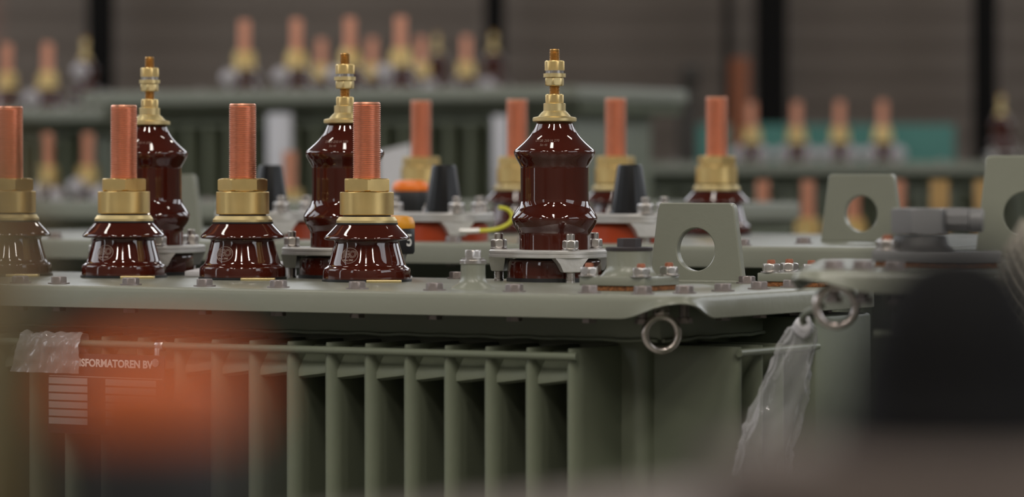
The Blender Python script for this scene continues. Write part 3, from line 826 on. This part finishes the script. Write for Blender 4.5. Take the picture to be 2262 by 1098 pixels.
# ================================================================== loose things
# plastic sleeve hanging beside the right-hand transformer
def at(px, py, D): return Vector(((px - XC) / F * D, D, ZC - (py - YH) * D / F))
def sleeve():
    bm = bmesh.new(); D = 5.86
    cen = [(1777, 716, 18), (1774, 728, 29), (1764, 760, 38), (1750, 800, 42), (1737, 850, 48), (1722, 900, 53), (1706, 950, 57), (1692, 1000, 60), (1680, 1050, 62)]
    NR, NS = 70, 48; rings = []
    for i in range(NR):
        t = i / (NR - 1) * (len(cen) - 1); k = min(int(t), len(cen) - 2); f = t - k
        c = [cen[k][j] * (1 - f) + cen[k + 1][j] * f for j in range(3)]
        p = at(c[0], c[1], D); w = c[2] * D / F
        ring = []
        for j in range(NS):
            a = 2 * pi * j / NS
            n1 = noise.noise(Vector((cos(a) * 1.6, sin(a) * 1.6, i * .05))) ; n2 = 1 - 3.2 * abs(noise.noise(Vector((cos(a) * 2.6, sin(a) * 2.6 + 7, i * .085))))
            r = 1 + .20 * n1 + .16 * n2
            ring.append(bm.verts.new((p.x + w * r * cos(a), p.y + w * .35 * r * sin(a), p.z + .003 * n2)))
        rings.append(ring)
    for A, B in zip(rings, rings[1:]):
        for j in range(NS): bm.faces.new((A[j], A[(j + 1) % NS], B[(j + 1) % NS], B[j]))
    bm.faces.new(rings[0])
    me = finish(bm, 'plastic_sleeve', M['film'], 180)
    return me
sl = part('plastic_sleeve', sleeve()); tag(sl, 'clear wrinkled plastic sleeve hanging down between two transformers', 'plastic sleeve')
def knot(b):
    P = at(1776, 722, 5.85)
    bmesh.ops.create_icosphere(b, subdivisions=3, radius=.017, matrix=Matrix.Translation(P))
    for v in b.verts:
        d = v.co - P; v.co = P + Vector((d.x * .9, d.y * .8, d.z * 1.0)) * (1 + .25 * noise.noise(d * 90))
kn = part('gathered_top', ME('gathered_top', M['paper'], knot, 180), sl, label='gathered milky top of the sleeve')
def strap(b):
    add_tube(b, smooth_path([at(1776, 716, 5.6), at(1772, 703, 5.6), at(1782, 690, 5.55), at(1800, 681, 5.45), at(1822, 676, 5.3)]), [.006] * 33, 12)
st = part('tie', None, None) if False else None
strm = bmesh.new(); pth = smooth_path([at(1777, 718, 5.6), at(1771, 703, 5.6), at(1782, 690, 5.55), at(1800, 683, 5.45), at(1815, 676, 5.35)])
add_tube(strm, pth, .0052, 12)
part('tie', finish(strm, 'tie', M['paint_bg'], 60), sl, label='pale green tie around the top')
# crumpled film over the bar at left
def wrapfilm():
    bm = bmesh.new(); g = []
    cx = FR1.on_y(55, FY); x1 = FR1.on_y(190, FY)
    for i in range(40):
        row = []
        for j in range(26):
            s = cx + (x1 - cx) * i / 39; a = -2.2 + 4.6 * j / 25
            n1 = noise.noise(Vector((s * 28, a * 1.3, 0))); n2 = noise.noise(Vector((s * 70, a * 3, 5)))
            r = .016 + .008 * n1 + .005 * n2
            if j < 9: y, z = -.010 + .006 * n2 - .006 - .004 * n1, -(9 - j) * .0060 + .004
            elif j < 18: t = (j - 9) / 8 * pi; y, z = -.012 * cos(t) * (1 + n1 * .4), .004 + .014 * sin(t) * (1 + n2 * .4)
            else: y, z = .012 + .004 * n1, .004 - (j - 17) * .003
            X, Y = FR1.w(s + .004 * n1 - (.015 * (9 - j) / 9 * (1 - i / 39) if j < 9 else 0), FY - .004 + y)
            row.append(bm.verts.new((X, Y, z_bar + z)))
        g.append(row)
    for A, B in zip(g, g[1:]):
        for j in range(25): bm.faces.new((A[j], A[j + 1], B[j + 1], B[j]))
    return finish(bm, 'plastic_wrap', M['film2'], 180)
pw = part('plastic_wrap', wrapfilm()); tag(pw, 'crumpled clear plastic film over the fin bar above the nameplate', 'plastic film')
# white sheet lying on the lid behind the first insulators
def sheet(b):
    P = [FR1.ground(352, 617, Z1), FR1.ground(444, 617, Z1)]
    x0 = -.188; add_box(b, x0, x0 + .125, .088, .250, 0, .010, .002)
    for v in b.verts:
        if v.co.y > .15: v.co.z += .016 if v.co.z > .005 else .0
ps = part('folded_paper', ME('folded_paper', M['paper'], sheet), None, (FR1.o[0], FR1.o[1], Z1 + .0003), T1_TH); tag(ps, 'white folded paper lying on the lid between two copper studded insulators', 'paper')
# net sleeve at the right edge
def net():
    bm = bmesh.new(); D = 4.6; cx, r = 2300, 92
    c = at(cx, 640, D); R = r * D / F; n = 22
    for s in (1, -1):
        for k in range(n):
            pts = []
            for i in range(50):
                t = i / 49; z = c.z - .075 + .16 * t; rr = R * (.62 + .38 * sin(pi * min(1, t * 1.0) ** .8)) * (1 if t < .8 else 1 - (t - .8) * 1.5)
                a = 2 * pi * k / n + s * t * 2.6
                pts.append((c.x + rr * cos(a), c.y + rr * sin(a), z))
            add_tube(bm, pts, .0014, 5)
    return finish(bm, 'net_sleeve', M['net'], 60)
ns = part('net_sleeve', net())
def core(b):
    c = at(2300, 640, 4.6); add_lathe(b, closed([(.024, -.40), (.034, -.07), (.040, .0), (.036, .05), (.022, .075)]), 32, tuple(c))
part('insulator_core', ME('insulator_core', mat('pale_wrapped_core', (.16, .145, .12), .6, var=.15, vscale=30), core, 60), ns)
tag(ns, 'beige mesh net pulled over a rounded part at the right edge', 'protective net')

# white document pouches hanging on the tall transformer's fins, and other pale things behind
def pouch(px0, px1, py0, py1, D, slope=0., lab='', th=.01, cat='document pouch', mt='paper', nm='document_pouch'):
    def f(b):
        p = at(px0, py1, D); q = at(px1, py0, D)
        add_box(b, 0, q.x - p.x, -th / 2, th / 2, 0, q.z - p.z, min(th * .3, .01))
        for v in b.verts:
            if v.co.z > (q.z - p.z) * .6: v.co.z += slope * (1 - v.co.x / (q.x - p.x)) * -1
    p = at(px0, py1, D)
    o = part(nm, ME(nm, M[mt], f), None, tuple(p)); tag(o, lab, cat); return o
def fin_pouch(px0, px1, y0, y1, lab):
    yy = -.45 + .030; xa, xb = fr4.on_y(px0, yy), fr4.on_y(px1, yy); D = fr4.w(xa, yy)[1]
    zb, zt = ZC - (y1 - YH) * D / F, ZC - (y0 - YH) * D / F
    X, Y = fr4.w(xa, yy)
    o = part('document_pouch', ME('document_pouch', M['paper'], lambda b: add_box(b, 0, xb - xa, -.010, .010, 0, zt - zb, .004)), None, (X, Y, zb), T1_TH)
    tag(o, lab, 'document pouch')
fin_pouch(592, 645, 250, 440, 'white document pouch hanging left on the finned side of the tall transformer')
fin_pouch(1090, 1122, 255, 430, 'narrow white document pouch hanging at the right end of the blurred fins')
def card(b):
    w = 70 * 11.4 / F; h = 128 * 11.4 / F
    v = [b.verts.new(p) for p in ((0, -.02, 0), (w, -.02, 0), (w, -.012, h), (0, -.012, h * .86), (0, .02, 0), (w, .02, 0), (w, -.006, h), (0, -.006, h * .86))]
    for f in ((0, 1, 2, 3), (4, 5, 6, 7), (0, 1, 5, 4), (1, 2, 6, 5), (2, 3, 7, 6), (3, 0, 4, 7)): b.faces.new([v[i] for i in f])
cd = part('standing_card', ME('standing_card', M['paper'], card), None, ((838 - XC) / F * 11.4, 11.4, 1.2255)); tag(cd, 'white slanting card standing behind the fourth near copper stud', 'card')
# teal machine far back
tz = ZC + (390 - 275) * 23 / F
def teal(b):
    add_box(b, 0, 1.60, 0, .6, .9, tz, .02)
tl = part('machine_cabinet', ME('machine_cabinet', M['teal'], teal), None, ((1525 - XC) / F * 23, 23, 0)); tag(tl, 'teal machine cabinet standing against the far wall at right', 'machine')
part('plinth', ME('plinth', M['darksteel'], lambda b: add_box(b, .05, 1.55, .05, .55, 0, .9)), tl)
def post(b): add_box(b, -.055, .055, -.05, .05, 0, ZC + (390 - 128) * 22.4 / F, .01)
og = part('guard_post', ME('guard_post', mat('orange_post_paint', (.20, .050, .010), .5, var=.05), post), None, ((1634 - XC) / F * 22.4, 22.4, 0)); tag(og, 'orange guard post in front of the dark wall column', 'post')
def mach(b):
    k = 21.5 / F; add_box(b, -22 * k, 22 * k, -.08, .08, 0, ZC + (390 - 190) * k, .02); add_box(b, -14 * k, 26 * k, -.1, .06, ZC + 200 * k, ZC + (390 - 145) * k, .02)
mc = part('machine_stand', ME('machine_stand', mat('brown_black_machine', (.030, .024, .018), .6), mach), None, ((1518 - XC) / F * 21.5, 21.5, 0)); tag(mc, 'dark upright machine stand behind the row of near copper studs', 'machine')
for i, (px, lab) in enumerate(((2075, 'ochre timber post below the distant lid, nearest the pipe cap'), (2172, 'ochre timber post below the distant lid, beside the right lifting lug'))):
    D = 12.5
    def tp(b): add_box(b, -.028, .028, -.028, .028, 0, ZC - 8 * D / F, .003)
    o = part('timber_post', ME('timber_post', M['timber'], tp), None, ((px - XC) / F * D, D, 0)); tag(o, lab, 'post', 'ochre posts behind the right-hand transformer')

# ================================================================== hall
def hall(name, fn, m, ang=30): return struct(name, ME(name, m, fn, ang))
X0, X1, Y0, Y1 = -9, 10, -8, 26
hall('floor', lambda b: add_box(b, X0, X1, Y0, Y1, -.1, 0), M['floor'])
hall('ceiling', lambda b: add_box(b, X0, X1, Y0, Y1, CEIL, CEIL + .1), M['ceiling'])
def cladding(b):
    add_box(b, X0, X1, Y1, Y1 + .15, 0, 5.4); add_box(b, X0, X1, Y1, Y1 + .15, 8.4, CEIL)
    for xa, xb in ((X0, -8), (-1.0, 1.2), (9, X1)): add_box(b, xa, xb, Y1, Y1 + .15, 5.4, 8.4)
    n = 25
    for i in range(n):
        z = .1 + i * 5.2 / n; add_box(b, X0, X1, Y1 - .012, Y1 + .01, z, z + .15, .008)
hall('wall_back', cladding, M['wall'])
hall('wall_front', lambda b: add_box(b, X0, X1, Y0 - .15, Y0, 0, CEIL), M['wall2'])
for i, (px, w) in enumerate(((222, 52), (1092, 44), (1606, 14), (1703, 66), (2176, 46))):
    D = 25.6; k = D / F
    def colm(b):      # steel I-section column
        h = w * k / 2
        add_box(b, -h, h, -.10, -.085, 0, CEIL); add_box(b, -h, h, .085, .10, 0, CEIL); add_box(b, -h * .25, h * .25, -.09, .09, 0, CEIL)
    o = struct('trim_%d' % (i + 1), ME('wall_column', M['darksteel'], colm), ((px - XC) * k, D, 0))
WZ0, WZ1 = 3.0, 8.2
WIN = {'left': [(-6.0, -3.6), (3.5, 4.1), (6.6, 12.0), (13.5, 23.0)], 'right': [(-5.6, 2.8), (9.5, 13.5), (16.0, 23.0)]}
def sidewall(b, x, s, wins):
    ys_ = [(Y0, wins[0][0])] + [(p[1], q[0]) for p, q in zip(wins, wins[1:])] + [(wins[-1][1], Y1)]
    add_box(b, min(x, x + s), max(x, x + s), Y0, Y1, WZ1, CEIL)
    if x < 0:
        for ya, yb in ((Y0, 3.5), (4.1, Y1)): add_box(b, min(x, x + s), max(x, x + s), ya, yb, 0, WZ0)
        add_box(b, min(x, x + s), max(x, x + s), 3.5, 4.1, 0, .3)
    else: add_box(b, min(x, x + s), max(x, x + s), Y0, Y1, 0, WZ0)
    for y0, y1 in ys_: add_box(b, min(x, x + s), max(x, x + s), y0, y1, WZ0, WZ1)
hall('wall_left', lambda b: sidewall(b, X0, -.15, WIN['left']), M['wall2'])
hall('wall_right', lambda b: sidewall(b, X1, .15, WIN['right']), M['wall2'])
wi = 1
for side, x, s in (('left', X0, -.10), ('right', X1, .10)):
    for y0, y1 in WIN[side]:
        zl = .3 if y0 == 3.5 else WZ0
        g = struct('window_%d' % wi, ME('window_glass', M['daylight'], lambda b: add_box(b, x + s - .005, x + s + .005, y0, y1, zl, WZ1)))
        def bars(b):
            n = max(1, round((y1 - y0) / 2.8))
            for k in range(n + 1): yy = y0 + (y1 - y0) * k / n; add_box(b, x + s - .04, x + s + .03, yy - .03, yy + .03, zl, WZ1)
            for zz in (zl + .03, WZ1 - .03): add_box(b, x + s - .04, x + s + .03, y0, y1, zz - .03, zz + .03)
        part('window_frame', ME('window_frame', M['darksteel'], bars), g)
        wi += 1
for xa, xb in ((-8, -1.0), (1.2, 9)):
    g = struct('window_%d' % wi, ME('window_glass', M['daylight'], lambda b: add_box(b, xa, xb, Y1 + .095, Y1 + .105, 5.4, 8.4)))
    def bars(b):
        for k in range(4): xx = xa + (xb - xa) * k / 3; add_box(b, xx - .03, xx + .03, Y1 + .07, Y1 + .14, 5.4, 8.4)
    part('window_frame', ME('window_frame', M['darksteel'], bars), g)
    wi += 1
FIX = ME('luminaire_housing', M['paint_bg'], lambda b: add_box(b, -.30, .30, -1.25, 1.25, -.33, -.27, .01))
DIF = ME('diffuser', M['tube'], lambda b: add_box(b, -.25, .25, -1.2, 1.2, -.345, -.331))
ROD = ME('rod', M['darksteel'], lambda b: (add_tube(b, [(0, -.5, -.28), (0, -.5, 0)], .008, 6), add_tube(b, [(0, .5, -.28), (0, .5, 0)], .008, 6)))
for x, y in LAMPS:
    l = part('ceiling_lamp', FIX, None, (x, y, CEIL)); tag(l, 'long box lamp hanging under the hall ceiling, outside the picture', 'lamp', 'ceiling lamps above the transformers')
    part('diffuser', DIF, l); part('rod', ROD, l)
